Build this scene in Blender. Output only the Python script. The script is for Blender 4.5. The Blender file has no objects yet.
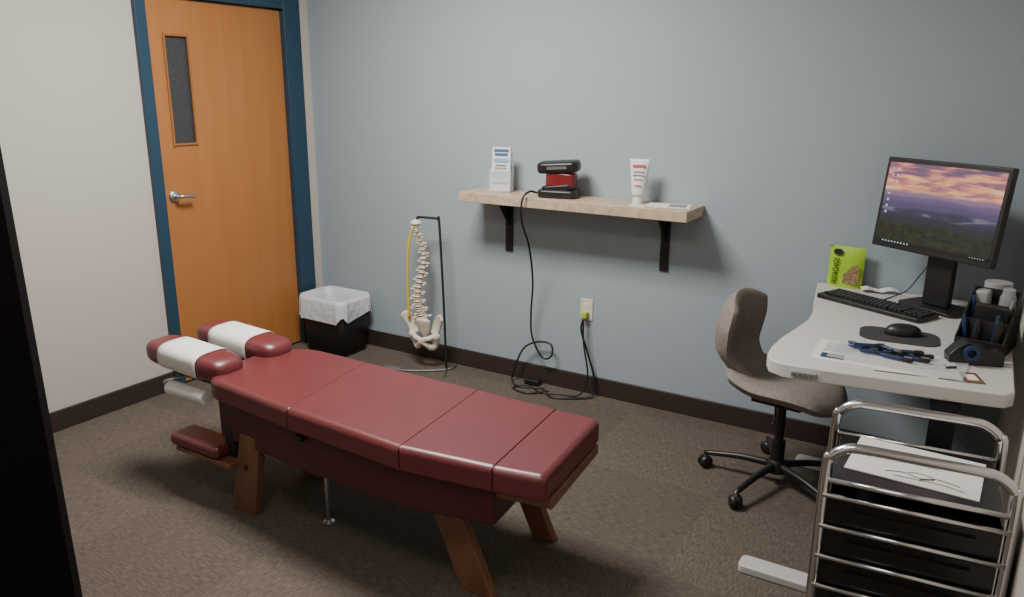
import bpy, bmesh, math, random
from mathutils import Vector, Matrix, Euler
random.seed(7)
D=bpy.data; C=bpy.context; COL=C.scene.collection

# ---------------------------------------------------------------- materials
def mat(name,col,rough=.5,metal=0.,noise=0.,nscale=20.,bump=0.,bscale=200.,spec=.5,emit=None,es=0,alpha=1.,trans=0.,coat=0.):
    m=D.materials.new(name); m.use_nodes=True; nt=m.node_tree; b=nt.nodes['Principled BSDF']
    b.inputs['Base Color'].default_value=(*col,1); b.inputs['Roughness'].default_value=rough
    b.inputs['Metallic'].default_value=metal; b.inputs['Specular IOR Level'].default_value=spec
    b.inputs['Alpha'].default_value=alpha; b.inputs['Transmission Weight'].default_value=trans
    b.inputs['Coat Weight'].default_value=coat
    if emit: b.inputs['Emission Color'].default_value=(*emit,1); b.inputs['Emission Strength'].default_value=es
    tc=nt.nodes.new('ShaderNodeTexCoord')
    if noise>0:
        n=nt.nodes.new('ShaderNodeTexNoise'); n.inputs['Scale'].default_value=nscale; n.inputs['Detail'].default_value=5
        r=nt.nodes.new('ShaderNodeValToRGB'); r.color_ramp.elements[0].position=.3; r.color_ramp.elements[1].position=.7
        r.color_ramp.elements[0].color=(*[c*(1-noise) for c in col],1); r.color_ramp.elements[1].color=(*[min(1,c*(1+noise)) for c in col],1)
        nt.links.new(tc.outputs['Object'],n.inputs['Vector']); nt.links.new(n.outputs['Fac'],r.inputs['Fac']); nt.links.new(r.outputs['Color'],b.inputs['Base Color'])
    if bump>0:
        n2=nt.nodes.new('ShaderNodeTexNoise'); n2.inputs['Scale'].default_value=bscale; n2.inputs['Detail'].default_value=4
        bp=nt.nodes.new('ShaderNodeBump'); bp.inputs['Strength'].default_value=bump; bp.inputs['Distance'].default_value=.01
        nt.links.new(tc.outputs['Object'],n2.inputs['Vector']); nt.links.new(n2.outputs['Fac'],bp.inputs['Height']); nt.links.new(bp.outputs['Normal'],b.inputs['Normal'])
    return m

def ramp(nt,stops,inp):
    r=nt.nodes.new('ShaderNodeValToRGB'); cr=r.color_ramp
    while len(cr.elements)<len(stops): cr.elements.new(.5)
    for e,(p,c) in zip(cr.elements,stops): e.position=p; e.color=(*c,1)
    nt.links.new(inp,r.inputs['Fac']); return r

def wood_mat(name,c1,c2,rough=.4,axis='Z',scale=(14,14,1.2)):
    m=mat(name,c1,rough); nt=m.node_tree; b=nt.nodes['Principled BSDF']
    tc=nt.nodes.new('ShaderNodeTexCoord'); mp=nt.nodes.new('ShaderNodeMapping'); mp.inputs['Scale'].default_value=scale
    n=nt.nodes.new('ShaderNodeTexNoise'); n.inputs['Scale'].default_value=2.2; n.inputs['Detail'].default_value=7; n.inputs['Distortion'].default_value=.6
    nt.links.new(tc.outputs['Object'],mp.inputs['Vector']); nt.links.new(mp.outputs['Vector'],n.inputs['Vector'])
    r=ramp(nt,[(.3,c1),(.7,c2)],n.outputs['Fac']); nt.links.new(r.outputs['Color'],b.inputs['Base Color'])
    return m

def carpet_mat():
    m=mat('carpet_material',(.1,.09,.08),1.,spec=.1); nt=m.node_tree; b=nt.nodes['Principled BSDF']
    L=nt.links.new
    tc=nt.nodes.new('ShaderNodeTexCoord')
    ck=nt.nodes.new('ShaderNodeTexChecker'); ck.inputs['Scale'].default_value=1/.61
    off=nt.nodes.new('ShaderNodeMapping'); off.inputs['Location'].default_value=(.2,.13,.31); L(tc.outputs['Object'],off.inputs['Vector']); L(off.outputs['Vector'],ck.inputs['Vector'])
    def rib(sc):
        mp=nt.nodes.new('ShaderNodeMapping'); mp.inputs['Scale'].default_value=sc
        n=nt.nodes.new('ShaderNodeTexNoise'); n.inputs['Scale'].default_value=58; n.inputs['Detail'].default_value=3; n.inputs['Roughness'].default_value=.6
        L(tc.outputs['Object'],mp.inputs['Vector']); L(mp.outputs['Vector'],n.inputs['Vector']); return n.outputs['Fac']
    a,c=rib((.5,3.4,1)),rib((3.2,.55,1))
    mixf=nt.nodes.new('ShaderNodeMixRGB'); L(ck.outputs['Fac'],mixf.inputs['Fac']); L(a,mixf.inputs['Color1']); L(c,mixf.inputs['Color2'])
    r1=ramp(nt,[(.28,(.066,.053,.043)),(.5,(.106,.087,.072)),(.72,(.152,.127,.106))],mixf.outputs['Color'])
    r3=ramp(nt,[(0,(.95,.95,.95)),(1,(1.05,1.05,1.05))],ck.outputs['Fac'])
    mx2=nt.nodes.new('ShaderNodeMixRGB'); mx2.blend_type='MULTIPLY'; mx2.inputs['Fac'].default_value=1
    L(r1.outputs['Color'],mx2.inputs['Color1']); L(r3.outputs['Color'],mx2.inputs['Color2'])
    L(mx2.outputs['Color'],b.inputs['Base Color'])
    bp=nt.nodes.new('ShaderNodeBump'); bp.inputs['Strength'].default_value=.3; bp.inputs['Distance'].default_value=.003
    L(mixf.outputs['Color'],bp.inputs['Height']); L(bp.outputs['Normal'],b.inputs['Normal'])
    return m

M={}
M['blue']=mat('blue_wall_paint',(.318,.386,.430),.75,bump=.03,bscale=220,spec=.25)
M['cream']=mat('cream_wall_paint',(.515,.475,.43),.8,bump=.03,bscale=220,spec=.25)
M['ceil']=mat('ceiling_paint',(.66,.65,.62),.9)
M['carpet']=carpet_mat()
M['basebd']=mat('baseboard_vinyl',(.035,.022,.02),.5)
M['frame']=mat('door_frame_paint',(.018,.052,.090),.4)
M['door']=wood_mat('door_wood',(.385,.152,.043),(.425,.172,.052),.42,scale=(8,8,.6))
M['doortrim']=wood_mat('door_trim_wood',(.30,.115,.035),(.35,.14,.04),.4)
M['glassdark']=mat('dark_door_glass',(.045,.048,.05),.35,noise=.35,nscale=120)
M['chrome']=mat('chrome',(.72,.72,.73),.18,1.)
M['steel']=mat('brushed_steel',(.6,.6,.6),.35,1.)
M['black']=mat('black_plastic',(.012,.012,.013),.4)
M['blackm']=mat('black_matte_metal',(.012,.012,.014),.55)
M['dark']=mat('shaded_near_black',(.006,.005,.005),.85,spec=.1)  # dark door seen in shade; the shade is put into this colour
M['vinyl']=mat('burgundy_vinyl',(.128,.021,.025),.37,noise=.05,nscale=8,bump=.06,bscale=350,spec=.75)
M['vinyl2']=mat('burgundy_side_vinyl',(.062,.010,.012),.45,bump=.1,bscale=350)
M['paper']=mat('white_paper',(.74,.73,.70),.85,noise=.03,nscale=30)
M['tablewood']=wood_mat('walnut_laminate',(.15,.070,.036),(.215,.105,.055),.45,scale=(8,8,1.))
M['shelf']=mat('shelf_laminate',(.47,.365,.265),.45,noise=.22,nscale=30)
M['desk']=mat('desk_laminate',(.60,.59,.57),.4)
M['deskframe']=mat('desk_frame_grey',(.5,.5,.49),.45)
M['fabric']=mat('taupe_fabric',(.245,.215,.192),.95,noise=.12,nscale=60,bump=.3,bscale=500,spec=.15)
M['piping']=mat('seam_piping',(.15,.13,.117),.9)
M['bone']=mat('bone_plastic',(.70,.64,.53),.5,noise=.06,nscale=30)
M['yellow']=mat('yellow_nerve',(.65,.48,.06),.5)
M['lime']=mat('lime_plug',(.42,.52,.05),.45)
M['redd']=mat('translucent_red_plastic',(.17,.018,.02),.25)
M['disc']=mat('disc_plastic',(.24,.16,.11),.5)
M['bag']=mat('white_bin_liner',(.60,.63,.69),.4,noise=.06,nscale=25,bump=.6,bscale=30)
M['white']=mat('white_plastic',(.72,.72,.71),.4)
M['lightgrey']=mat('light_grey_plastic',(.34,.34,.34),.45)
M['ivory']=mat('ivory_outlet',(.68,.62,.47),.4)
M['blueink']=mat('blue_print',(.03,.12,.32),.6)
M['lblue']=mat('light_blue_print',(.2,.42,.65),.6)
M['redink']=mat('red_print',(.5,.06,.05),.6)
M['greyink']=mat('grey_print',(.25,.25,.27),.6)
M['darkink']=mat('dark_print',(.05,.05,.055),.6)
M['green']=mat('green_bag_film',(.33,.56,.03),.35,bump=.2,bscale=40)
M['nuts']=mat('pistachio_print',(.26,.17,.08),.5,noise=.6,nscale=90)
M['bluep']=mat('blue_handle_plastic',(.011,.032,.10),.35)
M['bluetape']=mat('blue_tape',(.02,.06,.18),.35)
M['clear']=mat('clear_plastic',(.75,.78,.8),.15,alpha=.3)
M['drawer']=mat('black_drawer_plastic',(.010,.010,.011),.22)
M['mousepad']=mat('dark_grey_mousepad',(.04,.042,.045),.8)
M['key']=mat('key_plastic',(.02,.02,.022),.45)
M['keypad']=mat('keypad_grey',(.12,.12,.12),.5)

# ---------------------------------------------------------------- helpers
def thing(name,label,cat,loc=(0,0,0),rot=0.,group=None):
    o=D.objects.new(name,None); o.empty_display_size=.05; COL.objects.link(o)
    o.location=loc; o.rotation_euler=(0,0,rot); o['label']=label; o['category']=cat
    if group: o['group']=group
    return o
def mk(name,vs,fs,m,parent=None,smooth=False,bevel=0.,seg=3,subsurf=0,solid=0.,label=None,angle=40):
    me=D.meshes.new(name); me.from_pydata([tuple(v) for v in vs],[],fs); me.validate()
    bm=bmesh.new(); bm.from_mesh(me); bmesh.ops.recalc_face_normals(bm,faces=bm.faces); bm.to_mesh(me); bm.free()
    o=D.objects.new(name,me); COL.objects.link(o); me.materials.append(m)
    if parent: o.parent=parent
    if smooth or bevel>0 or subsurf: 
        for p in me.polygons: p.use_smooth=True
    if solid: md=o.modifiers.new('s','SOLIDIFY'); md.thickness=solid; md.offset=0
    if bevel>0:
        md=o.modifiers.new('b','BEVEL'); md.width=bevel; md.segments=seg; md.limit_method='ANGLE'; md.angle_limit=math.radians(angle); md.harden_normals=True
    if subsurf: md=o.modifiers.new('ss','SUBSURF'); md.levels=subsurf; md.render_levels=subsurf
    if label: o['label']=label
    return o
def xf(vs,loc=(0,0,0),rot=(0,0,0)):
    R=Euler(rot).to_matrix(); L=Vector(loc); return [R@Vector(v)+L for v in vs]
def boxg(sx,sy,sz,loc=(0,0,0),rot=(0,0,0)):
    vs=[(x*sx/2,y*sy/2,z*sz/2) for x in(-1,1) for y in(-1,1) for z in(-1,1)]
    return xf(vs,loc,rot),[(0,1,3,2),(4,6,7,5),(0,4,5,1),(2,3,7,6),(0,2,6,4),(1,5,7,3)]
def box(name,s,loc,m,parent=None,rot=(0,0,0),bevel=.002,**k):
    v,f=boxg(*s,loc,rot); return mk(name,v,f,m,parent,bevel=bevel,**k)
def join(parts):
    V=[];F=[]
    for v,f in parts:
        n=len(V); V+=list(v); F+=[tuple(i+n for i in q) for q in f]
    return V,F
def slabg(outline,z0,z1):
    n=len(outline); vs=[(x,y,z0) for x,y in outline]+[(x,y,z1) for x,y in outline]
    return vs,[tuple(range(n))[::-1],tuple(range(n,2*n))]+[(i,(i+1)%n,n+(i+1)%n,n+i) for i in range(n)]
def slab(name,outline,z0,z1,m,parent=None,bevel=.01,**k):
    v,f=slabg(outline,z0,z1); return mk(name,v,f,m,parent,bevel=bevel,**k)
def latheg(prof,n=24,loc=(0,0,0),rot=(0,0,0),sx=1,sy=1):
    vs=[];fs=[]
    for r,z in prof:
        for i in range(n):
            a=2*math.pi*i/n; vs.append((r*math.cos(a)*sx,r*math.sin(a)*sy,z))
    for j in range(len(prof)-1):
        for i in range(n):
            fs.append((j*n+i,j*n+(i+1)%n,(j+1)*n+(i+1)%n,(j+1)*n+i))
    fs.append(tuple(range(n))[::-1]); fs.append(tuple(range((len(prof)-1)*n,len(prof)*n)))
    return xf(vs,loc,rot),fs
def lathe(name,prof,m,parent=None,n=24,loc=(0,0,0),rot=(0,0,0),bevel=0,**k):
    v,f=latheg(prof,n,loc,rot); o=mk(name,v,f,m,parent,smooth=True,bevel=bevel or .0015,angle=50,seg=2,**k); return o
def catmull(pts,n=8):
    P=[Vector(p) for p in pts]; P=[P[0]*2-P[1]]+P+[P[-1]*2-P[-2]]; out=[]
    for i in range(1,len(P)-2):
        p0,p1,p2,p3=P[i-1:i+3]
        for k in range(n):
            t=k/n; out.append(.5*((2*p1)+(-p0+p2)*t+(2*p0-5*p1+4*p2-p3)*t*t+(-p0+3*p1-3*p2+p3)*t**3))
    out.append(P[-2]); return out
def tubeg(pts,r,segs=8,sm=True,n=8,closed=False):
    P=catmull(pts,n) if sm else [Vector(p) for p in pts]
    vs=[];fs=[]; T=(P[1]-P[0]).normalized(); N=T.orthogonal().normalized()
    for i,p in enumerate(P):
        t=((P[min(i+1,len(P)-1)]-P[max(i-1,0)])).normalized()
        N=(N-t*N.dot(t)).normalized(); B=t.cross(N)
        rr=r(i/(len(P)-1)) if callable(r) else r
        for k in range(segs):
            a=2*math.pi*k/segs; vs.append(p+(N*math.cos(a)+B*math.sin(a))*rr)
    for i in range(len(P)-1):
        for k in range(segs): fs.append((i*segs+k,i*segs+(k+1)%segs,(i+1)*segs+(k+1)%segs,(i+1)*segs+k))
    fs.append(tuple(range(segs))[::-1]); fs.append(tuple(range((len(P)-1)*segs,len(P)*segs)))
    return vs,fs
def tube(name,pts,r,m,parent=None,segs=8,sm=True,n=8,**k):
    v,f=tubeg(pts,r,segs,sm,n); o=mk(name,v,f,m,parent,smooth=True,**k); return o
def rrect(w,h,r,n=5,cx=0,cy=0):
    out=[]
    for sx,sy,a0 in ((1,1,0),(-1,1,90),(-1,-1,180),(1,-1,270)):
        for i in range(n+1):
            a=math.radians(a0+90*i/n); out.append((cx+(w/2-r)*sx+r*math.cos(a),cy+(h/2-r)*sy+r*math.sin(a)))
    return out
def text(name,body,size,loc,rot,m,parent,ext=.0006,align='CENTER',sx=1.):
    c=D.curves.new(name,'FONT'); c.body=body; c.size=size; c.extrude=ext; c.align_x=align; c.align_y='CENTER'; c.offset=.0003
    t=D.objects.new(name,c); COL.objects.link(t); C.view_layer.update()
    me=D.meshes.new_from_object(t.evaluated_get(C.evaluated_depsgraph_get())); D.objects.remove(t)
    me.transform(Matrix.Translation(loc)@Euler(rot).to_matrix().to_4x4()@Matrix.Diagonal((sx,1,1,1))); me.materials.clear(); me.materials.append(m)
    o=D.objects.new(name,me); COL.objects.link(o); o.parent=parent; return o
def struct(o): o['kind']='structure'; return o

# ---------------------------------------------------------------- room
RX=3.80; FY=-4.0; CH=2.6
struct(box('floor',(RX+.2,4.2,.1),(RX/2,FY/2,-.05),M['carpet'],bevel=0))
struct(box('ceiling',(RX+.2,4.2,.1),(RX/2,FY/2,CH+.05),M['ceil'],bevel=0))
struct(box('wall_back',(RX+.2,.1,CH),(RX/2,.05,CH/2),M['blue'],bevel=0))
struct(box('wall_right',(.1,4.0,CH),(RX+.05,FY/2,CH/2),M['cream'],bevel=0))
struct(box('wall_front',(RX+.2,.1,CH),(RX/2,FY-.05,CH/2),M['cream'],bevel=0))
y0,y1,zd=-1.15,-.085,2.11
v,f=join([boxg(.1,-y1,CH,(-.05,y1/2,CH/2)),boxg(.1,y0-FY,CH,(-.05,(y0+FY)/2,CH/2)),boxg(.1,y1-y0,CH-zd,(-.05,(y0+y1)/2,(CH+zd)/2))])
struct(mk('wall_left',v,f,M['cream']))
struct(box('baseboard_back',(RX,.014,.1),(RX/2,-.007,.05),M['basebd'],bevel=.003))
struct(box('baseboard_left',(.014,y0-FY-.0,.1),(.007,(y0+FY)/2,.05),M['basebd'],bevel=.003))
struct(box('baseboard_right',(.014,3.9,.1),(RX-.007,FY/2,.05),M['basebd'],bevel=.003))
door=struct(D.objects.new('door_1',None)); COL.objects.link(door); door['label']='honey-stained flush wooden door in a dark blue frame'
jl,jr=.060,.125
v,f=join([boxg(.14,jl,zd,(-.045,y0+jl/2,zd/2)),boxg(.14,jr,zd,(-.045,y1-jr/2,zd/2)),boxg(.14,y1-y0-jl-jr,.09,(-.045,(y0+jl+y1-jr)/2,zd-.045))])
mk('door_frame',v,f,M['frame'],door,bevel=.004)
dy0,dy1=y0+jl+.002,y1-jr-.002
wy0,wy1,wz0,wz1=-.985,-.85,1.295,1.835
v,f=join([boxg(.04,wy0-dy0,2.0,(-.03,(wy0+dy0)/2,1.012)),boxg(.04,dy1-wy1,2.0,(-.03,(dy1+wy1)/2,1.012)),
  boxg(.04,wy1-wy0,wz0-.012,(-.03,(wy0+wy1)/2,(wz0+.012)/2)),boxg(.04,wy1-wy0,2.012-wz1,(-.03,(wy0+wy1)/2,(wz1+2.012)/2))])
mk('door_leaf',v,f,M['door'],door)
box('door_glass',(.01,wy1-wy0,wz1-wz0),(-.024,(wy0+wy1)/2,(wz0+wz1)/2),M['glassdark'],door,bevel=0)
t=.012
v,f=join([boxg(.012,t,wz1-wz0+2*t,(-.008,wy0-t/2+.004,(wz0+wz1)/2)),boxg(.012,t,wz1-wz0+2*t,(-.008,wy1+t/2-.004,(wz0+wz1)/2)),
 boxg(.012,wy1-wy0,t,(-.008,(wy0+wy1)/2,wz0-t/2+.004)),boxg(.012,wy1-wy0,t,(-.008,(wy0+wy1)/2,wz1+t/2-.004))])
mk('glass_trim',v,f,M['doortrim'],door,bevel=.003)
hd=lathe('door_handle',[(.0,0),(.032,0),(.032,.006),(.026,.012),(.011,.014),(.011,.05),(.0,.05)],M['steel'],door,loc=(-.01,-1.02,1.03),rot=(0,math.pi/2,0))
tube('handle_lever',[(.035,-1.02,1.03),(.045,-1.005,1.032),(.045,-.97,1.03),(.04,-.935,1.024)],.010,M['steel'],hd)
box('latch_plate',(.004,.02,.09),(-.01,dy0+.012,1.03),M['steel'],door)
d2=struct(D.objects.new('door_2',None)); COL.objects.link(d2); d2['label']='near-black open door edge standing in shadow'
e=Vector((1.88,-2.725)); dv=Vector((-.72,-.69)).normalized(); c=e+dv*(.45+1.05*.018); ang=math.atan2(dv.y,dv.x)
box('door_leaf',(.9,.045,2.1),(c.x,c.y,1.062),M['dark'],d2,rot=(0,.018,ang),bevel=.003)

# ---------------------------------------------------------------- treatment table
TT=thing('treatment_table','burgundy vinyl chiropractic treatment table with walnut legs','treatment table',(1.9,-1.62,0))
def T(p): return (p[0]-1.9,p[1]+1.62)+tuple(p[2:])
def sec(name,ol,z0,z1,seams,bv=.024):
    v,f=slabg([T(p) for p in ol],z0,z1)
    o=mk(name,v,f,M['vinyl'],TT,smooth=True); me=o.data; n=len(ol)
    att=me.attributes.new('bevel_weight_edge','FLOAT','EDGE')
    for e in me.edges:
        a,b_=sorted(e.vertices); w=0
        if a>=n: i,j=a-n,b_-n; k=i if j==(i+1)%n else j; w=.13 if k in seams else 1.
        elif b_<n: i,j=a,b_; k=i if j==(i+1)%n else j; w=.10 if k in seams else .5
        else:
            i=a; p0,p1,p2=Vector(ol[i-1]),Vector(ol[i]),Vector(ol[(i+1)%n])
            if (p1-p0).angle(p2-p1)>.5: w=.3 if (i in seams or (i-1)%n in seams) else 1.
        att.data[e.index].value=w
    md=o.modifiers.new('b','BEVEL'); md.width=bv; md.segments=6; md.limit_method='WEIGHT'; md.harden_normals=True
    return o
zc0,zc1=.447,.53
def arc(cx,cy,rx,ry,a0,a1,n=10): return [(cx+rx*math.cos(math.radians(a0+(a1-a0)*i/n)),cy+ry*math.sin(math.radians(a0+(a1-a0)*i/n))) for i in range(n+1)]
s1=[(1.678,-1.875),(1.285,-1.835)]+arc(1.285,-1.73,.125,.105,-98,-168,7)+[(1.150,-1.65),(1.148,-1.56)]+arc(1.345,-1.56,.195,.20,176,95,14)+[(1.45,-1.36),(1.594,-1.365)]
sec('chest_cushion',s1,zc0,zc1,[len(s1)-1])
sec('pelvic_cushion',[(1.679,-1.875),(2.19,-1.905),(2.136,-1.37),(1.595,-1.365)],zc0,zc1,[1,3])
sec('thigh_cushion',[(2.191,-1.905),(2.503,-1.865),(2.458,-1.375),(2.137,-1.37)],zc0,zc1,[1,3])
sec('foot_cushion',[(2.5045,-1.865),(2.665,-1.835),(2.625,-1.375),(2.4595,-1.375)],zc0,zc1-.001,[3])
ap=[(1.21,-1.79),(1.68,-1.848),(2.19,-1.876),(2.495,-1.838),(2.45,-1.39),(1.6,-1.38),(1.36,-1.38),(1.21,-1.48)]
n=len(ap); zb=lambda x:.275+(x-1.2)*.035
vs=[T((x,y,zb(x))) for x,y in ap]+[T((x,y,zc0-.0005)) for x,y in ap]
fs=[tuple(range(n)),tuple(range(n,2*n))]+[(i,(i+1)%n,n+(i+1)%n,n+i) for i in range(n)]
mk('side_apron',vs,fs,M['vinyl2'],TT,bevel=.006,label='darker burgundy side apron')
slab('foot_board',[T(p) for p in [(2.46,-1.83),(2.67,-1.80),(2.63,-1.40),(2.44,-1.40)]],.412,.446,M['tablewood'],TT,bevel=.003)
box('adjustment_latch',(.03,.02,.02),T((1.72,-1.862,.425)),M['black'],TT)
def leg(x,y,dx,dy,w=.115,wt=.105,th=.035,top=.33):
    vs=[]
    for zz,k,ww in ((0,1,w),(top,0,wt)):
        cx,cy=x+dx*(1-k),y+dy*(1-k)
        for a,b in((-ww/2,-th/2),(ww/2,-th/2),(ww/2,th/2),(-ww/2,th/2)): vs.append(T((cx+a,cy+b,zz)))
    return mk('leg',vs,[(0,1,2,3),(4,5,6,7),(0,1,5,4),(1,2,6,5),(2,3,7,6),(3,0,4,7)],M['tablewood'],TT,bevel=.004)
l1=leg(1.335,-1.80,.07,.0,w=.13,wt=.105); leg(2.385,-1.75,-.15,.0,w=.125,wt=.12); leg(2.415,-1.36,-.13,-.03,w=.09,wt=.09); leg(1.36,-1.46,.07,.0)
lathe('leg_bolt',[(0,0),(.011,0),(.011,.004),(.006,.007),(0,.007)],M['black'],l1,n=16,loc=T((1.372,-1.8175,.20)),rot=(math.pi/2,0,0))
lathe('support_rod',[(0,0),(.022,0),(.022,.006),(.009,.010),(.009,.30),(0,.30)],M['steel'],TT,loc=T((1.67,-1.70,0)))
def superc(name,x0,x1,yc,zc,ry,rz,m,p,n=28,k=24,ex=3.2):
    vs=[];fs=[]
    for i in range(k+1):
        s=-1+2*i/k; s=math.copysign(abs(s)**.6,s); sc=max((1-abs(s)**7),0)**(1/3.); sc=max(sc,.35); x=x0+(x1-x0)*(s+1)/2; dz=.02*(1-(s+1)/2)
        for j in range(n):
            a=2*math.pi*j/n; c_,s_=math.cos(a),math.sin(a)
            vs.append((x,yc+ry*sc*math.copysign(abs(c_)**(2/ex),c_),zc+dz+rz*sc*math.copysign(abs(s_)**(2/ex),s_)))
    for i in range(k):
        for j in range(n): fs.append((i*n+j,i*n+(j+1)%n,(i+1)*n+(j+1)%n,(i+1)*n+j))
    fs.append(tuple(range(n))); fs.append(tuple(range(k*n,(k+1)*n)))
    return mk(name,[T(v) for v in vs],fs,m,p,smooth=True)
for yc,x0,x1 in((-1.735,.785,1.245),(-1.485,.77,1.25)):
    superc('head_cushion',x0,x1,yc,.535,.082,.050,M['vinyl'],TT)
    vs=[];fs=[];nn=34;ex=3.2
    xs=[x0+.12+i*.025 for i in range(10)]
    for x in xs:
        dz=.02*(1-(x-x0)/(x1-x0))
        for j in range(nn+1):
            a=math.radians(255-270*j/nn); c_,s_=math.cos(a),math.sin(a)
            vs.append(T((x,yc+.0848*math.copysign(abs(c_)**(2/ex),c_),.535+dz+.0528*math.copysign(abs(s_)**(2/ex),s_))))
    K_=nn+1
    for i in range(len(xs)-1):
        for j in range(K_-1): fs.append((i*K_+j,i*K_+j+1,(i+1)*K_+j+1,(i+1)*K_+j))
    mk('headrest_paper',vs,fs,M['paper'],TT,smooth=True,solid=.0015,label='white paper strip wrapped over the head cushion')
box('head_support',(.34,.24,.03),T((1.05,-1.62,.467)),M['blackm'],TT,bevel=.006)
box('head_support_arm',(.3,.06,.05),T((1.12,-1.62,.425)),M['blackm'],TT,bevel=.006)
lathe('paper_roll',[(0,0),(.030,0),(.030,.22),(0,.22)],M['paper'],TT,loc=T((.94,-1.80,.425)),rot=(0,math.pi/2,0),label='white headrest paper roll')
tube('roll_holder',[T((.92,-1.80,.425)),T((.92,-1.80,.45)),T((.98,-1.70,.457))],.006,M['steel'],TT)
box('hand_pad',(.28,.12,.05),T((1.12,-1.80,.235)),M['vinyl'],TT,bevel=.018,seg=4)
box('hand_pad_board',(.32,.11,.016),T((1.17,-1.80,.201)),M['tablewood'],TT,bevel=.003)
box('hand_pad_bracket',(.05,.08,.12),T((1.27,-1.76,.27)),M['blackm'],TT)

# ---------------------------------------------------------------- wall shelf
SZ=1.065
SH=thing('wall_shelf','tan stone-pattern laminate shelf board on black steel brackets','shelf',(1.88,0,SZ))
box('shelf_board',(1.24,.245,.050),(0,-.125,-.025),M['shelf'],SH,bevel=.003)
for bx in(-.45,.44):
    v,f=join([boxg(.045,.008,.29,(bx,-.0045,-.050-.145)),boxg(.045,.19,.008,(bx,-.097,-.0545))])
    v2=[(bx-.004,-.008,-.20),(bx+.004,-.008,-.20),(bx-.004,-.008,-.055),(bx+.004,-.008,-.055),(bx-.004,-.13,-.055),(bx+.004,-.13,-.055)]
    v,f=join([(v,f),(v2,[(0,2,4),(1,5,3),(0,1,3,2),(2,3,5,4),(0,4,5,1)])])
    mk('bracket',v,f,M['blackm'],SH,bevel=.001)
BH=thing('brochure_holder','clear acrylic holder filled with blue and white brochures','brochure holder',(1.45,-.12,SZ),math.radians(14))
v,f=join([boxg(.115,.004,.12,(0,-.03,.062),(-.12,0,0)),boxg(.115,.004,.20,(0,.02,.1),(-.12,0,0)),boxg(.115,.06,.004,(0,0,.002)),boxg(.003,.05,.10,(-.058,0,.052)),boxg(.003,.05,.10,(.058,0,.052))])
mk('holder',v,f,M['clear'],BH)
br=box('brochure',(.10,.02,.225),(0,-.004,.118),M['paper'],BH,rot=(-.12,0,0),bevel=.001)
for zz,w,h,mm in((.215,.08,.012,'blueink'),(.195,.07,.012,'blueink'),(.165,.08,.018,'lblue'),(.14,.06,.006,'greyink'),(.125,.07,.006,'greyink'),(.09,.08,.03,'lblue'),(.05,.085,.012,'blueink')):
    box('brochure_print',(w,.001,h),(0,-.0145-.004+ (zz-.118)*.12,zz),M[mm],br,rot=(-.12,0,0),bevel=0)
SC=thing('handheld_scanner','black and red scanning instrument standing on its charging cradle','scanner',(1.80,-.14,SZ),math.radians(12))
slab('cradle',rrect(.20,.13,.03),0,.042,M['black'],SC,bevel=.014)
v,f=slabg(rrect(.165,.095,.03),0,.03); mk('cradle_top',xf(v,(.0,0,.034),(.0,-.12,0)),f,M['black'],SC,bevel=.008)
v,f=slabg(rrect(.15,.085,.025),0,.075); mk('red_body',xf(v,(.010,0,.052),(0,.05,0)),f,M['redd'],SC,bevel=.012,label='translucent dark red plastic body')
v,f=slabg(rrect(.21,.11,.032),0,.056); sh=mk('scan_head',xf(v,(.0,0,.124),(.05,-.07,0)),f,M['black'],SC,bevel=.018,seg=4)
box('head_window',(.10,.002,.014),(.0,-.0565,.150),M['keypad'],sh,rot=(.05,-.07,0),bevel=0)
TB=thing('lotion_tube','white squeeze tube with red print standing on its cap','lotion tube',(2.21,-.11,SZ),math.radians(10))
lathe('tube_cap',[(0,0),(.026,0),(.026,.032),(0,.032)],M['white'],TB)
n=20;vs=[];fs=[]
for k,(z,rx,ry) in enumerate([(.0325,.027,.027),(.05,.033,.031),(.10,.038,.026),(.16,.044,.015),(.195,.047,.004),(.208,.048,.002)]):
    for i in range(n): a=2*math.pi*i/n; vs.append((rx*math.cos(a),ry*math.sin(a),z))
for k in range(5):
    for i in range(n): fs.append((k*n+i,k*n+(i+1)%n,(k+1)*n+(i+1)%n,(k+1)*n+i))
fs+= [tuple(range(n))[::-1],tuple(range(5*n,6*n))]
tb=mk('tube_body',vs,fs,M['white'],TB,smooth=True)
for z,w,h,mm,yo in((.175,.06,.014,'redink',-.0125),(.15,.05,.006,'greyink',-.0185),(.135,.054,.006,'greyink',-.022),(.115,.04,.005,'greyink',-.0255),(.085,.03,.006,'redink',-.029)):
    box('tube_print',(w,.002,h),(0,yo,z),M[mm],tb,rot=(-.22,0,0),bevel=0)
LP=thing('leaflet','white leaflet with dark print lying flat','leaflet',(2.37,-.12,SZ),.2)
ls=box('sheet',(.20,.13,.003),(0,0,.0015),M['paper'],LP,bevel=0)
box('printed_panel',(.08,.09,.0005),(.04,0,.0033),M['greyink'],ls,bevel=0)
LP2=thing('loose_note','small white note slip lying flat','paper',(2.25,-.185,SZ),-.2)
ls=box('sheet',(.09,.06,.002),(0,0,.001),M['paper'],LP2,bevel=0)
box('printed_line',(.06,.008,.0004),(0,.01,.0022),M['greyink'],ls,bevel=0)

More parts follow.
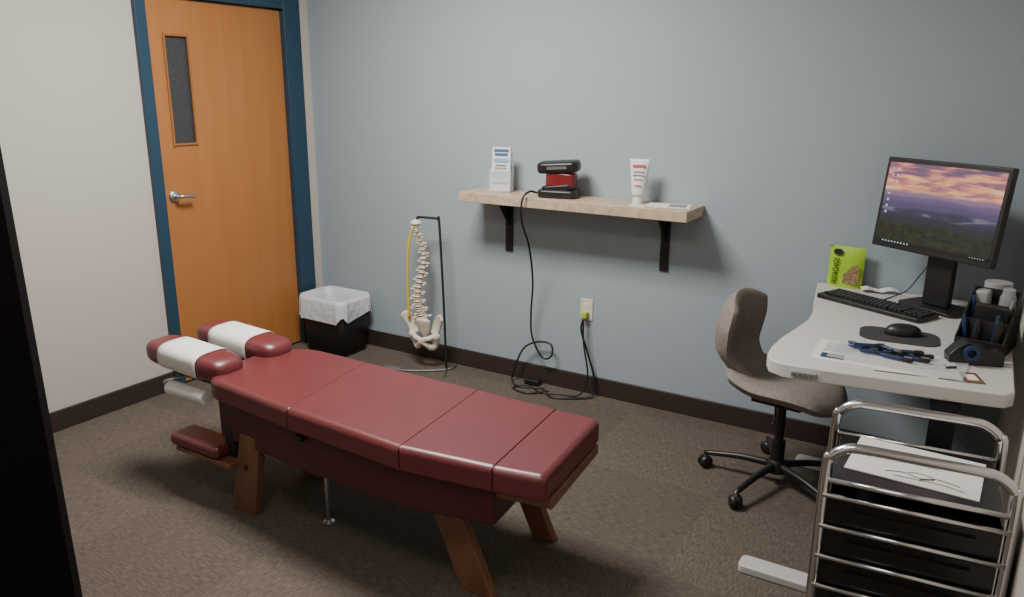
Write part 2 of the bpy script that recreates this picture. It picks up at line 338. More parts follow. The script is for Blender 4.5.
# ---------------------------------------------------------------- outlet and cords
OU=thing('wall_outlet','ivory duplex electrical outlet with plugs in it','outlet',(1.91,0,.465))
box('cover_plate',(.07,.006,.115),(0,-.003,0),M['ivory'],OU,bevel=.002)
for z in(.025,-.025): slab('socket',rrect(.034,.028,.01),0,.002,M['white'],OU,bevel=.0005).matrix_local=Matrix.Translation((0,-.006,z))@Matrix.Rotation(math.pi/2,4,'X')
CO=thing('power_cord','black power cord hanging from shelf and trailing across the carpet','power cord',(1.6,-.1,0))
def K(L): return [(x-1.6,y+.1,z) for x,y,z in L]
pg=box('plug',(.032,.035,.034),(.31,.075,.44),M['lime'],CO,bevel=.006,label='yellow-green plug')
tube('cord',K([(1.698,-.185,1.085),(1.685,-.235,1.095),(1.668,-.275,1.06),(1.662,-.27,.95),(1.65,-.17,.8),(1.635,-.10,.6),(1.61,-.07,.42),(1.62,-.07,.28),(1.68,-.06,.17),(1.735,-.06,.19),(1.725,-.05,.25),(1.64,-.05,.25),(1.56,-.06,.20),(1.51,-.07,.08),(1.50,-.08,.008),(1.58,-.14,.006),(1.70,-.10,.006),(1.80,-.18,.006),(1.92,-.13,.006),(1.985,-.07,.01),(1.985,-.04,.10),(1.94,-.045,.25),(1.905,-.05,.36),(1.91,-.045,.42)]),.0055,M['black'],CO,segs=6)
tube('cord',K([(1.915,-.05,.43),(1.93,-.07,.30),(1.96,-.07,.12),(1.93,-.10,.02),(1.82,-.12,.006),(1.72,-.15,.006),(1.62,-.10,.006),(1.56,-.17,.006),(1.66,-.20,.006),(1.76,-.13,.014)]),.005,M['black'],CO,segs=6)
box('power_adapter',(.09,.05,.03),K([(1.62,-.055,.016)])[0],M['black'],CO,bevel=.006)

# ---------------------------------------------------------------- trash can
TC=thing('trash_can','black plastic wastebasket lined with a white bag','trash can',(.28,-.185,0),0)
def ringv(w,h,r,z): return [(x,y,z) for x,y in rrect(w,h,r,6)]
lv=[ringv(.31,.22,.03,0),ringv(.35,.26,.04,.34),ringv(.34,.25,.035,.34),ringv(.30,.21,.025,.01)]
N=len(lv[0]);vs=sum(lv,[]);fs=[]
for k in range(3):
    for i in range(N): fs.append((k*N+i,k*N+(i+1)%N,(k+1)*N+(i+1)%N,(k+1)*N+i))
fs+=[tuple(range(N)),tuple(range(3*N,4*N))]
mk('bin_body',vs,fs,M['black'],TC,smooth=True)
def ring2(w,h,r,z,jit,n=14,hem=0):
    pts=rrect(w,h,r,n); out=[]
    for i,(x,y) in enumerate(pts):
        s=1+jit*math.sin(i*2.1)+jit*random.uniform(-.8,.8)
        out.append((x*s,y*s,z+random.uniform(-1,1)*jit*.12+hem*math.sin(i*.37+1)))
    return out
lv=[ring2(.25,.17,.04,.12,.03),ring2(.31,.22,.045,.27,.02),ring2(.335,.245,.04,.35,.006),ring2(.36,.27,.045,.362,.006),ring2(.372,.282,.05,.335,.018),ring2(.378,.288,.05,.28,.022,hem=.008),ring2(.378,.288,.05,.235,.024,hem=.02)]
N=len(lv[0]);vs=sum(lv,[]);fs=[]
for k in range(len(lv)-1):
    for i in range(N): fs.append((k*N+i,k*N+(i+1)%N,(k+1)*N+(i+1)%N,(k+1)*N+i))
mk('bin_liner',vs,fs,M['bag'],TC,smooth=True,label='crinkled white plastic bin liner')

# ---------------------------------------------------------------- spine model
SP=thing('spine_model','anatomical spine and pelvis model hanging on a black wire stand','anatomical model',(.94,-.16,0),math.radians(8))
tube('stand_rod',[(.15,0,.01),(.14,0,.4),(.12,0,.86),(.11,0,.885),(.095,0,.89),(-.0,0,.89),(-.018,0,.885),(-.02,0,.84)],.007,M['blackm'],SP,segs=8)
v,f=join([tubeg([(-.16,-.10,.008),(-.05,-.11,.008),(.15,0,.008),(.17,.09,.008)],.006),tubeg([(.15,0,.008),(.19,-.10,.008)],.006,sm=False),boxg(.10,.05,.006,(-.16,-.10,.004))])
mk('stand_base',v,f,M['steel'],SP,smooth=False)
def spx(t):
    z=.83-.53*t; x=-.022+.019*math.sin(t*math.pi*2-.3)+.04*t; y=-.01+.025*math.sin(t*6.2)
    return Vector((x,y,z))
vms=[]
for i in range(20):
    t=(i+.5)/20; s=.62+.86*t; p=spx(t)
    if i<2:
        g=[latheg([(0,-.0085),(.0175,-.0075),(.0140,0),(.0175,.0075),(0,.0085)],14),
           boxg(.050,.009,.007,(0,.006,0),(0,.22*(1 if i else -1),0)),boxg(.007,.03,.011,(0,.032,-.004),(-.35,0,0)),
           boxg(.009,.012,.016,(-.015,.014,0)),boxg(.009,.012,.016,(.015,.014,0))]
        for sx_ in(-1,1):
            vv,ff=latheg([(0,-.007),(.0065,-.0035),(.007,.0035),(0,.007)],8,loc=(sx_*(.030 if i else .023),.004,.006*sx_*(-1 if i else 1))); g.append((vv,ff))
        v,f=join(g); o=mk('vertebra',v,f,M['bone'],SP,bevel=.0014,seg=1); vms.append(o)
    else:
        o=vms[i%2].copy(); COL.objects.link(o); o.parent=SP
    tg=spx(min(1,t+.02))-spx(max(0,t-.02)); rx=math.atan2(tg.y,-tg.z); ry=math.atan2(-tg.x,-tg.z)
    o.matrix_local=Matrix.Translation(p)@Euler((rx,ry,math.pi*.14)).to_matrix().to_4x4()@Matrix.Diagonal((s,s,.92+.35*t,1))
v,f=join([latheg([(0,-.0055),(.0135*(.62+.86*i/20),-.0055),(.0135*(.62+.86*i/20),.0055),(0,.0055)],12,loc=spx(i/20)) for i in range(1,20)])
mk('discs',v,f,M['disc'],SP,label='tan intervertebral discs')
tube('nerve_cord',[(-.04,-.02,.84),(-.066,-.03,.7),(-.076,-.03,.5),(-.07,-.03,.30)],.008,M['yellow'],SP,label='yellow strip hanging beside the spine')
lathe('occiput',[(0,0),(.02,.003),(.033,.015),(.028,.03),(.012,.038),(0,.04)],M['bone'],SP,loc=(-.028,0,.838))
v=[];
for z,w,d in((.315,.052,.044),(.28,.050,.040),(.24,.038,.030),(.20,.022,.018),(.165,.008,.008)):
    y=-.03+(.30-z)*.25; v+=[(-w+.018,y-d/2,z),(w+.018,y-d/2,z),(w+.018,y+d/2,z),(-w+.018,y+d/2,z)]
f=[(0,1,2,3),(16,17,18,19)]+[(k*4+i,k*4+(i+1)%4,(k+1)*4+(i+1)%4,(k+1)*4+i) for k in range(4) for i in range(4)]
mk('sacrum',v,f,M['bone'],SP,subsurf=2)
for sgn in(-1,1):
    vs=[];fs=[];nu,nv=13,9
    for i in range(nu):
        u=i/(nu-1)
        for j in range(nv):
            w=j/(nv-1)
            ox,oy,oz=.138-.096*u**1.3,-.05+.06*u,.285+.062*math.sin(math.pi*min(1,.18+u*.72))-.03*u**3
            ix,iy,iz=.080-.045*u,-.020+.02*u,.195+.025*u
            x=ix+(ox-ix)*w; y=iy+(oy-iy)*w+.012*math.sin(w*math.pi); z=iz+(oz-iz)*w
            vs.append((.018+sgn*x,y,z))
    for i in range(nu-1):
        for j in range(nv-1): fs.append((i*nv+j,i*nv+j+1,(i+1)*nv+j+1,(i+1)*nv+j))
    mk('ilium',vs,fs,M['bone'],SP,solid=.014,subsurf=1)
    v,f=join([tubeg([(.018+sgn*.074,-.01,.225),(.018+sgn*.078,-.01,.19),(.018+sgn*.066,.0,.155),(.018+sgn*.05,-.01,.135),(.018+sgn*.034,-.03,.145)],.020,8),
              tubeg([(.018+sgn*.034,-.03,.145),(.018+sgn*.010,-.05,.170),(.018+sgn*.012,-.052,.188),(.018+sgn*.04,-.045,.195),(.018+sgn*.074,-.02,.21)],.015,8)])
    mk('ischium',v,f,M['bone'],SP,smooth=True)
    lathe('hip_socket',[(0,-.02),(.018,-.016),(.027,0),(.018,.016),(0,.02)],M['bone'],SP,loc=(.018+sgn*.08,-.015,.205),rot=(0,math.pi/2,0))

# ---------------------------------------------------------------- desk
DZ=.77
DK=thing('standing_desk','white laminate height-adjustable desk with a curved edge','desk',(3.4,-.6,0))
def Q(p): return (p[0]-3.4,p[1]+.6)+tuple(p[2:])
ol=[(3.04,-.02),(3.065,-.2),(3.09,-.38),(3.115,-.52),(3.12,-.64),(3.105,-.78),(3.085,-.92),(3.08,-1.04),(3.085,-1.12),(3.105,-1.175),(3.15,-1.20),(3.3,-1.185),(3.70,-1.13),(3.745,-1.12),(3.765,-1.09),(3.765,-.02)]
slab('desk_top',[Q(p) for p in ol],DZ-.045,DZ,M['desk'],DK,bevel=.006)
for y in(-1.12,-.25):
    vv,ff=slabg(rrect(.70,.075,.02),0.0,.03); 
    mk('desk_foot',[(v_[0]+.02,v_[1]+.6+y-.04*(y<-1),v_[2]) for v_ in vv],ff,M['deskframe'],DK,bevel=.006)
    box('lift_column',(.07,.05,.68),Q((3.60,y+.03,.375)),M['blackm'],DK,bevel=.004)
box('cross_beam',(.08,.80,.04),Q((3.60,-.67,.70)),M['blackm'],DK)
kp=box('height_keypad',(.075,.012,.018),Q((3.215,-1.199,.746)),M['greyink'],DK,rot=(0,0,.1),bevel=.003)
for i in range(4): box('keypad_button',(.009,.003,.007),Q((3.190+i*.016,-1.2075+i*.002,.746)),M['keypad'],kp,bevel=.001)

# monitor
MO=thing('computer_monitor','black widescreen monitor showing a sunset mountain landscape','monitor',(3.490,-.27,DZ),math.radians(-34))
W_,H_=.505,.352; zc=.394
def RXt(v,loc): return xf(v,loc,(math.radians(-6),0,0))
v,f=boxg(W_,.03,H_); mk('monitor_case',RXt(v,(0,-.02,zc)),f,M['black'],MO,bevel=.005)
v,f=boxg(W_*.6,.03,H_*.6); mk('monitor_back',RXt(v,(0,.01,zc)),f,M['black'],MO,bevel=.01)
sm=D.materials.new('landscape_screen'); sm.use_nodes=True; nt=sm.node_tree; b=nt.nodes['Principled BSDF']; L=nt.links.new
tc=nt.nodes.new('ShaderNodeTexCoord'); sp=nt.nodes.new('ShaderNodeSeparateXYZ'); L(tc.outputs['UV'],sp.inputs[0])
def math_(op,a,b_=None,c_=None):
    n=nt.nodes.new('ShaderNodeMath'); n.operation=op
    for i,x in enumerate((a,b_,c_)):
        if x is None: continue
        if isinstance(x,(int,float)): n.inputs[i].default_value=x
        else: L(x,n.inputs[i])
    return n.outputs[0]
def noise_(sc,scale,det=6,dis=0):
    mp=nt.nodes.new('ShaderNodeMapping'); mp.inputs['Scale'].default_value=sc; L(tc.outputs['UV'],mp.inputs['Vector'])
    n=nt.nodes.new('ShaderNodeTexNoise'); n.inputs['Scale'].default_value=scale; n.inputs['Detail'].default_value=det; n.inputs['Distortion'].default_value=dis; L(mp.outputs['Vector'],n.inputs['Vector']); return n.outputs['Fac']
U,V=sp.outputs['X'],sp.outputs['Y']
cl=noise_((2.0,7,1),2.,8,.4)
skyf=math_('ADD',cl,math_('MULTIPLY',math_('SUBTRACT',V,.79),-.55))
sky=ramp(nt,[(.32,(.16,.10,.18)),(.42,(.38,.16,.21)),(.49,(.78,.27,.22)),(.57,(1.,.44,.20)),(.70,(1,.74,.42))],skyf)
def layer(prev,h,amp,sc,colr,soft=.012):
    nz=noise_((sc,.0,0),1.,5); edge=math_('ADD',h-amp*.5,math_('MULTIPLY',nz,amp))
    mr=nt.nodes.new('ShaderNodeMapRange'); L(math_('SUBTRACT',edge,V),mr.inputs['Value']); mr.inputs['From Min'].default_value=-soft; mr.inputs['From Max'].default_value=soft
    mx=nt.nodes.new('ShaderNodeMixRGB'); L(mr.outputs[0],mx.inputs['Fac']); L(prev,mx.inputs['Color1']); 
    if isinstance(colr,tuple): mx.inputs['Color2'].default_value=(*colr,1)
    else: L(colr,mx.inputs['Color2'])
    return mx.outputs['Color']
o_=sky.outputs['Color']
o_=layer(o_,.66,.06,4,(.27,.16,.27),.02)
o_=layer(o_,.60,.10,3,(.15,.10,.21))
o_=layer(o_,.54,.14,2.5,(.09,.07,.16),.03)
riv=ramp(nt,[(.40,(.035,.032,.07)),(.54,(.05,.045,.09)),(.60,(.20,.16,.24)),(.64,(.045,.04,.075))],noise_((1.2,6,1),1.8,4,.6))
o_=layer(o_,.46,.12,2.2,riv.outputs['Color'],.02)
o_=layer(o_,.36,.16,2.6,(.022,.024,.035),.03)
forest=ramp(nt,[(.35,(.006,.010,.006)),(.62,(.020,.030,.013)),(.78,(.06,.06,.025))],noise_((7,7,1),2.5,6))
o_=layer(o_,.26,.22,3.,forest.outputs['Color'],.03)
b.inputs['Base Color'].default_value=(.01,.01,.01,1); b.inputs['Roughness'].default_value=.3
L(o_,b.inputs['Emission Color']); b.inputs['Emission Strength'].default_value=.95
sw,shh=W_-.03,H_-.04
vs=[(-sw/2,0,-shh/2),(sw/2,0,-shh/2),(sw/2,0,shh/2),(-sw/2,0,shh/2)]
scr=mk('screen',RXt(vs,(0,-.0358,zc+.003)),[(0,1,2,3)],sm,MO,label='sunset over hills and a lake with desktop icons')
uv=scr.data.uv_layers.new(name='UVMap')
uvc={0:(0,0),1:(1,0),2:(1,1),3:(0,1)}
for lp in scr.data.loops: uv.data[lp.index].uv=uvc[lp.vertex_index]
v,f=boxg(sw,.001,.012); v=[Vector(q)+Vector((0,0,-shh/2+.006)) for q in v]; mk('taskbar',RXt(v,(0,-.0374,zc+.003)),f,mat('taskbar_dark',(.01,.01,.012),.4),scr)
im=mat('icon_glow',(.4,.5,.6),.5,emit=(.5,.6,.7),es=.3)
g=[boxg(.008,.001,.009,(-.215+c*.024,0,.13-r*.024)) for r in range(8) for c in range(1+(r<3))]+[boxg(.006,.001,.005,(-.20+i*.014,-.001,-.150)) for i in range(9)]+[boxg(.003,.001,.003,(.17+i*.01,-.001,-.150)) for i in range(6)]
v,f=join(g); ic=mk('screen_icons',RXt(v,(0,-.0376,zc+.003)),f,im,scr); ic['kind']='stuff'
v,f=join([boxg(.11,.03,.34,(0,.045,.185)),boxg(.14,.03,.09,(0,.03,.38))]); mk('stand_neck',v,f,M['black'],MO,bevel=.006)
slab('stand_base',rrect(.25,.16,.03,cy=.05),.0005,.014,M['black'],MO,bevel=.004)

# keyboard
KB=thing('keyboard','black wired computer keyboard','keyboard',(3.310,-.335,DZ),math.radians(-27))
slab('keyboard_case',rrect(.44,.14,.012),.0,.018,M['black'],KB,bevel=.004)
g=[]
for r in range(5):
    for c_ in range(15): g.append(boxg(.0155,.0155,.008,(-.195+c_*.0185+(.004*r if r<4 else 0),.045-r*.0195-.0,.022)))
    for c_ in range(7): g.append(boxg(.0145,.0155,.008,(.088+c_*.018+(.006 if c_>2 else 0),.045-r*.0195,.022)))
v,f=join(g); ko=mk('keys',v,f,M['key'],KB,bevel=.001,seg=1)
ko['kind']='stuff'
KC=thing('keyboard_cable','thin black cable looping from keyboard to monitor','cable',(3.35,-.2,DZ))
tube('cable',[(-.03,-.02,.004),(.00,.06,.004),(.05,.10,.03),(.09,.10,.10),(.12,.06,.16)],.0025,M['black'],KC,segs=6)
MP=thing('mouse_pad','dark grey mouse pad','mouse pad',(3.43,-.70,DZ),.1)
slab('pad',rrect(.25,.17,.05,8),0,.004,M['mousepad'],MP,bevel=.001)
MS=thing('computer_mouse','black computer mouse resting on its pad','mouse',(3.44,-.68,DZ+.004),math.radians(15))
vs=[];fs=[];nu,nv=14,16
for i in range(nu+1):
    th=math.pi/2*i/nu
    for j in range(nv):
        a=2*math.pi*j/nv; r=math.cos(th)**.7 if i<nu else 0.001
        vs.append((.06*r*math.cos(a),.034*r*math.sin(a),.038*math.sin(th)**.8 if i else 0))
for i in range(nu):
    for j in range(nv): fs.append((i*nv+j,i*nv+(j+1)%nv,(i+1)*nv+(j+1)%nv,(i+1)*nv+j))
fs.append(tuple(range(nv)))
mk('mouse_shell',vs,fs,M['black'],MS,smooth=True)
lathe('scroll_wheel',[(0,-.003),(.008,-.003),(.008,.003),(0,.003)],M['greyink'],MS,loc=(.033,0,.029),rot=(math.pi/2,0,0))

# snack bag
SB=thing('pistachio_bag','bright green pistachio snack bag standing by the wall','snack bag',(3.152,-.045,DZ),math.radians(-5))
vs=[];fs=[];nu,nv=10,14
for side in(-1,1):
    for i in range(nu+1):
        for j in range(nv+1):
            u=-1+2*i/nu; w=j/nv
            th=.020*(1-abs(u)**3)*(1-(max(0,(w-.15))/.85)**3)
            vs.append((u*.072,side*th+.0,w*.177))
b0=(nu+1)*(nv+1)
for s in(0,1):
    for i in range(nu):
        for j in range(nv): 
            fs.append((s*b0+i*(nv+1)+j,s*b0+i*(nv+1)+j+1,s*b0+(i+1)*(nv+1)+j+1,s*b0+(i+1)*(nv+1)+j))
bf=mk('bag_film',vs,fs,M['green'],SB,smooth=True)
v,f=slabg([(-.012,-.038),(.03,-.042),(.050,-.03),(.053,.02),(.045,.045),(.02,.04),(.004,.015),(-.012,.0)],0,.001); mk('nut_picture',xf(v,(.008,-.0217,.058),(math.pi/2,0,0)),f,M['nuts'],bf)
v,f=slabg(rrect(.038,.026,.012),0,.001); mk('bag_emblem',xf(v,(-.034,-.0175,.153),(math.pi/2-.12,0,0)),f,M['black'],bf)
text('bag_lettering','PISTACHIOS',.034,(-.036,-.0225,.071),(math.pi/2,-math.pi/2,0),mat('dark_green_print',(.006,.03,.004),.5),bf,sx=.62)
PW=thing('folded_receipt','crumpled white paper slip','paper',(3.30,-.07,DZ),.3)
vs=[];fs=[]
for i in range(7):
    for j in range(4): vs.append((i*.025-.075,j*.02-.03,.010+.006*math.sin(i*1.7)+.003*math.cos(j*2)))
for i in range(6):
    for j in range(3): fs.append((i*4+j,i*4+j+1,(i+1)*4+j+1,(i+1)*4+j))
mk('paper_slip',vs,fs,M['paper'],PW,solid=.001)

# papers and pens
PP=thing('paper_stack','white printed papers under a clear plastic sleeve','papers',(3.42,-.985,DZ),.02)
p1=box('paper_sheet',(.36,.22,.003),(-.03,.0,.0015),M['paper'],PP,bevel=0)
p2=box('paper_sheet',(.24,.19,.002),(.08,-.02,.0042),M['paper'],PP,rot=(0,0,.15),bevel=0)
for i in range(7): box('printed_line',(.09,.006,.0004),(-.14,.085-i*.015,.0033),M['lblue' if i<3 else 'greyink'],p1,bevel=0)
for i in range(5): box('printed_line',(.10-.02*(i%2),.005,.0004),(.13,.03-i*.018,.0055),M['greyink'],p2,rot=(0,0,.15),bevel=0)
box('printed_picture',(.07,.05,.0004),(-.15,-.06,.0033),M['bluep'],p1,bevel=0)
box('plastic_sleeve',(.38,.19,.002),(.03,.0,.0068),M['clear'],PP,rot=(0,0,-.08),bevel=0)
zp=DZ+.0158
for i,(x,y,a,dz) in enumerate([(3.335,-.925,-.5,0),(3.345,-.950,-.25,0),(3.375,-.93,-.15,0),(3.385,-.975,.1,0),(3.435,-.93,-.38,0),(3.45,-.955,-.22,0),(3.49,-.975,-.08,0),(3.445,-.995,-.2,0),(3.50,-.945,.35,0),(3.42,-.955,-.6,.013),(3.47,-.96,.25,.013),(3.36,-.955,.35,.013)]):
    PN=thing('blue_pen','dark blue and black pen lying on the papers','pen',(x,y,zp+dz),a,group='pens lying on the papers')
    lathe('barrel',[(0,-.045),(.004,-.045),(.0065,-.028),(.0065,.022),(0,.022)],M['bluep'],PN,n=12,rot=(0,math.pi/2,0))
    lathe('cap',[(0,.0225),(.007,.0225),(.007,.048),(.004,.053),(0,.053)],M['black'],PN,n=12,rot=(0,math.pi/2,0))
    box('pocket_clip',(.022,.003,.002),(.037,0,.0084),M['steel'],PN,bevel=0)
CD=thing('label_card','small brown and white card','card',(3.655,-1.03,DZ),.3)
cc=box('card',(.05,.09,.003),(0,0,.0015),M['tablewood'],CD,bevel=0); box('card_label',(.03,.05,.0005),(0,0,.0033),M['paper'],cc,bevel=0)
CL=thing('binder_clip','small dark binder clip lying by the papers','clip',(3.60,-.985,DZ),.6)
v,f=join([([(-.016,-.009,0),(.016,-.009,0),(.016,.009,0),(-.016,.009,0),(-.016,0,.014),(.016,0,.014)],[(0,1,2,3),(0,1,5,4),(2,3,4,5),(0,4,3),(1,2,5)])]); mk('clip_body',v,f,M['black'],CL,bevel=.001)
tube('clip_wire',[(-.008,0,.013),(-.010,.012,.012),(-.004,.028,.008),(.004,.028,.008),(.010,.012,.012),(.008,0,.013)],.0012,M['steel'],CL,segs=6)

# dark cluster at right of desk
OR=thing('desk_organizer','black plastic desk organizer crammed with supplies','desk organizer',(3.685,-.69,DZ),math.radians(-12))
def side(x,pts): return ([(x-.003,y,z) for y,z in pts]+[(x+.003,y,z) for y,z in pts],[tuple(range(len(pts))),tuple(range(len(pts),2*len(pts)))]+[(i,(i+1)%len(pts),len(pts)+(i+1)%len(pts),len(pts)+i) for i in range(len(pts))])
prof=[(-.105,0),(.105,0),(.105,.19),(.06,.195),(.02,.16),(-.03,.12),(-.075,.075),(-.105,.055)]
v,f=join([boxg(.14,.21,.006,(0,0,.003)),side(-.067,prof),side(.067,prof),boxg(.13,.006,.18,(0,.102,.093)),boxg(.13,.006,.05,(0,-.102,.028)),boxg(.13,.006,.10,(0,-.035,.053),(-.12,0,0)),boxg(.13,.006,.14,(0,.035,.073),(-.08,0,0))])
mk('organizer_body',v,f,M['black'],OR,bevel=.0015)
v,f=slabg(rrect(.045,.05,.010),0,.175); mk('spray_bottle',xf(v,(-.035,.070,.007),(0,-.05,0)),f,M['lightgrey'],OR,bevel=.010)
lathe('clear_jar',[(0,0),(.024,0),(.024,.16),(.018,.175),(.018,.19),(0,.19)],M['clear'],OR,loc=(.030,.068,.007))
v,f=slabg(rrect(.10,.020,.006),0,.145); mk('calculator',xf(v,(.0,-.004,.007),(.10,.06,0)),f,M['black'],OR,bevel=.004)
for x,y,h,mm,r_,tx,ty in((-.045,-.06,.12,'bluep',.008,.1,-.3),(-.02,-.065,.11,'black',.013,.1,.1),(.03,-.055,.135,'bluep',.008,.2,.1),(.045,-.06,.12,'black',.014,.1,-.1),(-.045,.018,.17,'bluep',.007,.0,-.2),(.04,.022,.17,'greyink',.006,.0,.2)):
    lathe('marker',[(0,.007),(r_,.007),(r_,h-.02),(r_*.6,h),(0,h)],M[mm],OR,n=10,loc=(x,y,0),rot=(tx*.4,ty*.4,0))
TD=thing('tape_dispenser','black tape dispenser with a roll of dark blue tape','tape dispenser',(3.655,-.875,DZ),math.radians(20))
prof=[(-.075,0),(.08,0),(.08,.03),(.068,.048),(.035,.035),(.015,.062),(-.03,.075),(-.06,.055),(-.08,.03)]
vs=[(x,-.025,z) for x,z in prof]+[(x,.025,z) for x,z in prof]; n=len(prof)
mk('dispenser_body',vs,[tuple(range(n)),tuple(range(n,2*n))]+[(i,(i+1)%n,n+(i+1)%n,n+i) for i in range(n)],M['black'],TD,bevel=.004)
lathe('tape_roll',[(.012,-.007),(.024,-.007),(.024,.007),(.012,.007),(.012,-.007)],M['bluep'],TD,loc=(-.02,-.033,.042),rot=(math.pi/2,0,0),label='roll of dark blue tape')
WB=thing('paper_towel_roll','light grey paper roll standing behind the organizer','paper roll',(3.70,-.50,DZ),0)
lathe('roll_body',[(.012,0),(.042,0),(.042,.19),(.012,.19)],M['lightgrey'],WB)
lathe('roll_core',[(.009,0.0005),(.0118,0.0005),(.0118,.188),(.009,.188)],M['tablewood'],WB)

# ---------------------------------------------------------------- task chair
CHR=thing('task_chair','armless taupe fabric task chair on a black five-star base','office chair',(3.035,-.50,0),math.radians(-7))
def sq(u,w): return u*math.sqrt(1-.40*w*w),w*math.sqrt(1-.40*u*u)
def shell(nu,P,th):
    vs=[];fs=[];N1=nu+1
    for s in(1,-1):
        for i in range(N1):
            for j in range(N1):
                u=-1+2*i/nu; w=-1+2*j/nu; a,b_=sq(u,w); rr_=max(abs(u),abs(w))
                vs.append(P(a,b_,s*th*max(0,1-rr_**4)**.5))
    b0=N1*N1
    for s in(0,1):
        for i in range(nu):
            for j in range(nu): fs.append((s*b0+i*N1+j,s*b0+i*N1+j+1,s*b0+(i+1)*N1+j+1,s*b0+(i+1)*N1+j))
    return vs,fs
def seatP(a,b_,o):
    z=.432+.085*max(0,-a-.2)**1.6-.045*max(0,a)**3+.03*b_*b_
    return (a*.232+.005,b_*.222,z+o)
v,f=shell(22,seatP,.037); mk('seat',v,f,M['fabric'],CHR,smooth=True)
def backP(a,b_,o):
    h=(b_+1)/2
    wdt=.205*(1-.42*max(0,.66-h)/.66)
    x=-.215-.035*math.sin(h*math.pi)+.095*a*a*(.45+.55*h)
    if h<.4: x+=.15*((.4-h)/.4)**1.7
    z=.428+h*.378
    tx=1.; tz=.0 if h>.4 else .6*(.4-h)/.4
    return (x+o*tx,a*wdt,z+o*tz)
v,f=shell(22,backP,.040); bk=mk('backrest',v,f,M['fabric'],CHR,smooth=True)
pts=[]
for k in range(11):
    b_=-.8+1.6*k/10; pts.append(backP(0,b_,-.0400*max(0,1-(abs(b_)/.95)**4)**.5))
tube('backrest_seam',pts,.0018,M['piping'],bk,segs=6)
lathe('gas_column',[(0,.07),(.028,.07),(.028,.20),(.018,.205),(.018,.382),(.0,.382)],M['black'],CHR)
box('seat_plate',(.2,.18,.02),(0,0,.384),M['black'],CHR,bevel=.005)
tube('seat_lever',[(0,-.08,.378),(.04,-.2,.372),(.05,-.25,.372)],.005,M['black'],CHR)
lathe('base_hub',[(0,.06),(.04,.06),(.04,.10),(.03,.115),(0,.115)],M['black'],CHR)
for k in range(5):
    a=math.radians(72*k+188); d=Vector((math.cos(a),math.sin(a),0))
    lg=tube('base_leg',[d*.03+Vector((0,0,.09)),d*.15+Vector((0,0,.088)),d*.30+Vector((0,0,.068))],lambda t:.017-.006*t,M['black'],CHR)
    cx,cy=d.x*.295,d.y*.295
    lathe('caster',[(0,-.024),(.02,-.024),(.028,-.016),(.028,-.004),(.018,-.003),(.018,.003),(.028,.004),(.028,.016),(.02,.024),(0,.024)],M['black'],lg,n=18,loc=(cx,cy,.0285),rot=(math.pi/2,0,a+.8))
    lathe('caster_stem',[(0,.045),(.008,.045),(.008,.075),(0,.075)],M['steel'],lg,n=10,loc=(cx,cy,0))

# ---------------------------------------------------------------- drawer cart
CT=thing('drawer_cart','chrome-framed rolling cart with black plastic drawers','rolling cart',(3.555,-1.44,0),math.radians(5))
w2,d2_=.208,.16; zt=.725
def arch(y,zt): return [(-w2,y,.05),(-w2,y,.35),(-w2,y,zt-.07),(-w2+.012,y,zt-.03),(-w2+.045,y,zt-.005),(-w2+.085,y,zt),(0,y,zt),(w2-.085,y,zt),(w2-.045,y,zt-.005),(w2-.012,y,zt-.03),(w2,y,zt-.07),(w2,y,.35),(w2,y,.05)]
for y in(-d2_,d2_): tube('frame_arch',arch(y,zt),.013,M['chrome'],CT,segs=12,n=6)
for y in(-d2_,d2_):
    for z in(.625,.10): tube('cross_rail',[(-w2,y,z),(w2,y,z)],.0075,M['chrome'],CT,sm=False)
box('top_tray',(.385,.30,.012),(0,0,.622),M['drawer'],CT,bevel=.004)
for i in range(5):
    z=.545-i*.088
    dr=mk('drawer',*join([boxg(.386,.29,.004,(0,0,z-.040)),boxg(.004,.29,.080,(-.193,0,z)),boxg(.004,.29,.080,(.193,0,z)),boxg(.386,.005,.083,(0,-.156,z)),boxg(.386,.004,.080,(0,.147,z)),boxg(.28,.012,.012,(0,-.162,z+.002))]),M['drawer'],CT)
    tube('drawer_rail',[(-w2,-d2_-.010,z+.042),(w2,-d2_-.010,z+.042)],.0065,M['chrome'],dr,sm=False)
for sx in(-1,1):
    for sy in(-1,1):
        lathe('caster',[(0,-.01),(.024,-.01),(.024,.01),(0,.01)],M['black'],CT,n=18,loc=(sx*(w2-.012),sy*d2_,.0245),rot=(math.pi/2,0,.5))
DC=thing('document','printed white sheet with a dark line drawing lying on cart','papers',(3.545,-1.43,.6285),math.radians(-3))
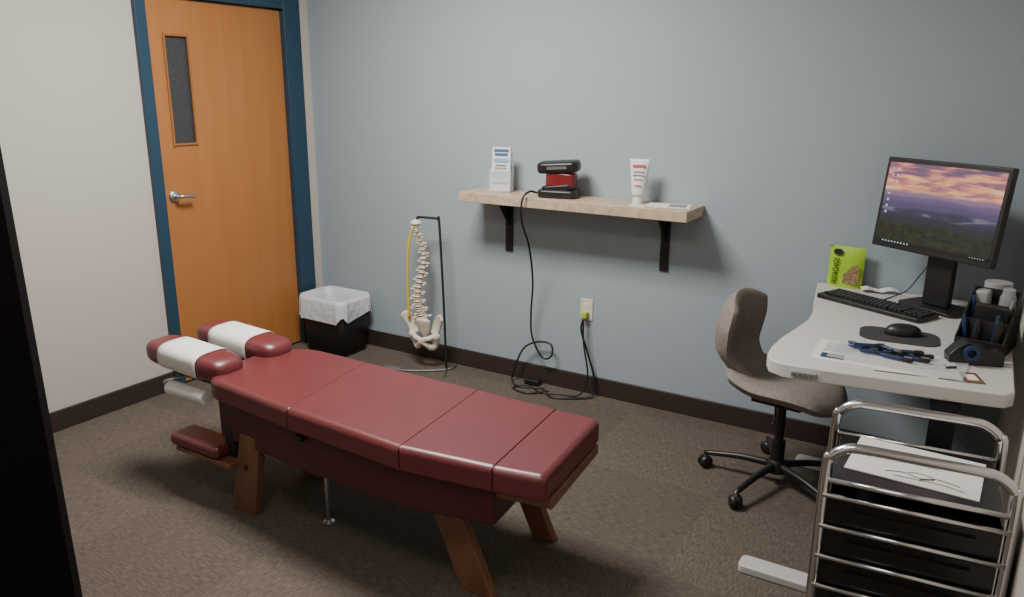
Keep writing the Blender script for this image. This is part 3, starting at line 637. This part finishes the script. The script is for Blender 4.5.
p1=box('paper_sheet',(.31,.23,.003),(.01,.005,.0015),M['paper'],DC,bevel=0)
v,f=join([tubeg([(-.05,-.07,.0034),(-.01,-.055,.0034),(.03,-.068,.0034),(.07,-.05,.0034),(.12,-.062,.0034)],.0014,6),tubeg([(-.03,-.085,.0034),(.02,-.08,.0034),(.08,-.075,.0034),(.13,-.085,.0034)],.0012,6),tubeg([(.0,-.05,.0034),(.02,-.04,.0034),(.05,-.045,.0034),(.06,-.06,.0034),(.03,-.075,.0034)],.0012,6)])
mk('line_drawing',v,f,M['darkink'],p1)
for i in range(4): box('printed_line',(.16-.03*(i%2),.0035,.0004),(.0,.06-i*.016,.0033),M['greyink'],p1,bevel=0)

# ---------------------------------------------------------------- lights
def area(name,loc,sx,sy,p,col=(1,.955,.895),rot=(0,0,0)):
    l=D.lights.new(name,'AREA'); l.shape='RECTANGLE'; l.size=sx; l.size_y=sy; l.energy=p; l.color=col
    o=D.objects.new(name,l); COL.objects.link(o); o.location=loc; o.rotation_euler=rot; return o
area('ceiling_or_fill_lamp',(1.55,-1.50,CH-.03),.8,.6,100)
area('ceiling_or_fill_lamp',(2.6,-3.1,CH-.03),1.2,.6,18)  # weak fill light added to soften the main lamp, no known fixture
w=D.worlds.new('world'); C.scene.world=w; w.use_nodes=True; w.node_tree.nodes['Background'].inputs[0].default_value=(.5,.5,.5,1); w.node_tree.nodes['Background'].inputs[1].default_value=.1

# ---------------------------------------------------------------- camera
cam=D.cameras.new('camera'); co=D.objects.new('camera',cam); COL.objects.link(co); C.scene.camera=co
yaw,pitch,roll=-.5413,-.2647,.0078
F=Vector((math.cos(pitch)*math.sin(yaw),math.cos(pitch)*math.cos(yaw),math.sin(pitch)))
r=F.cross(Vector((0,0,1))).normalized(); u=r.cross(F); c_,s_=math.cos(roll),math.sin(roll)
r,u=r*c_+u*s_,-r*s_+u*c_
m=Matrix((r,u,-F)).transposed().to_4x4(); m.translation=(3.598,-3.578,1.588); co.matrix_world=m
cam.sensor_width=36; cam.lens=774.33/1024*36; cam.clip_start=.02
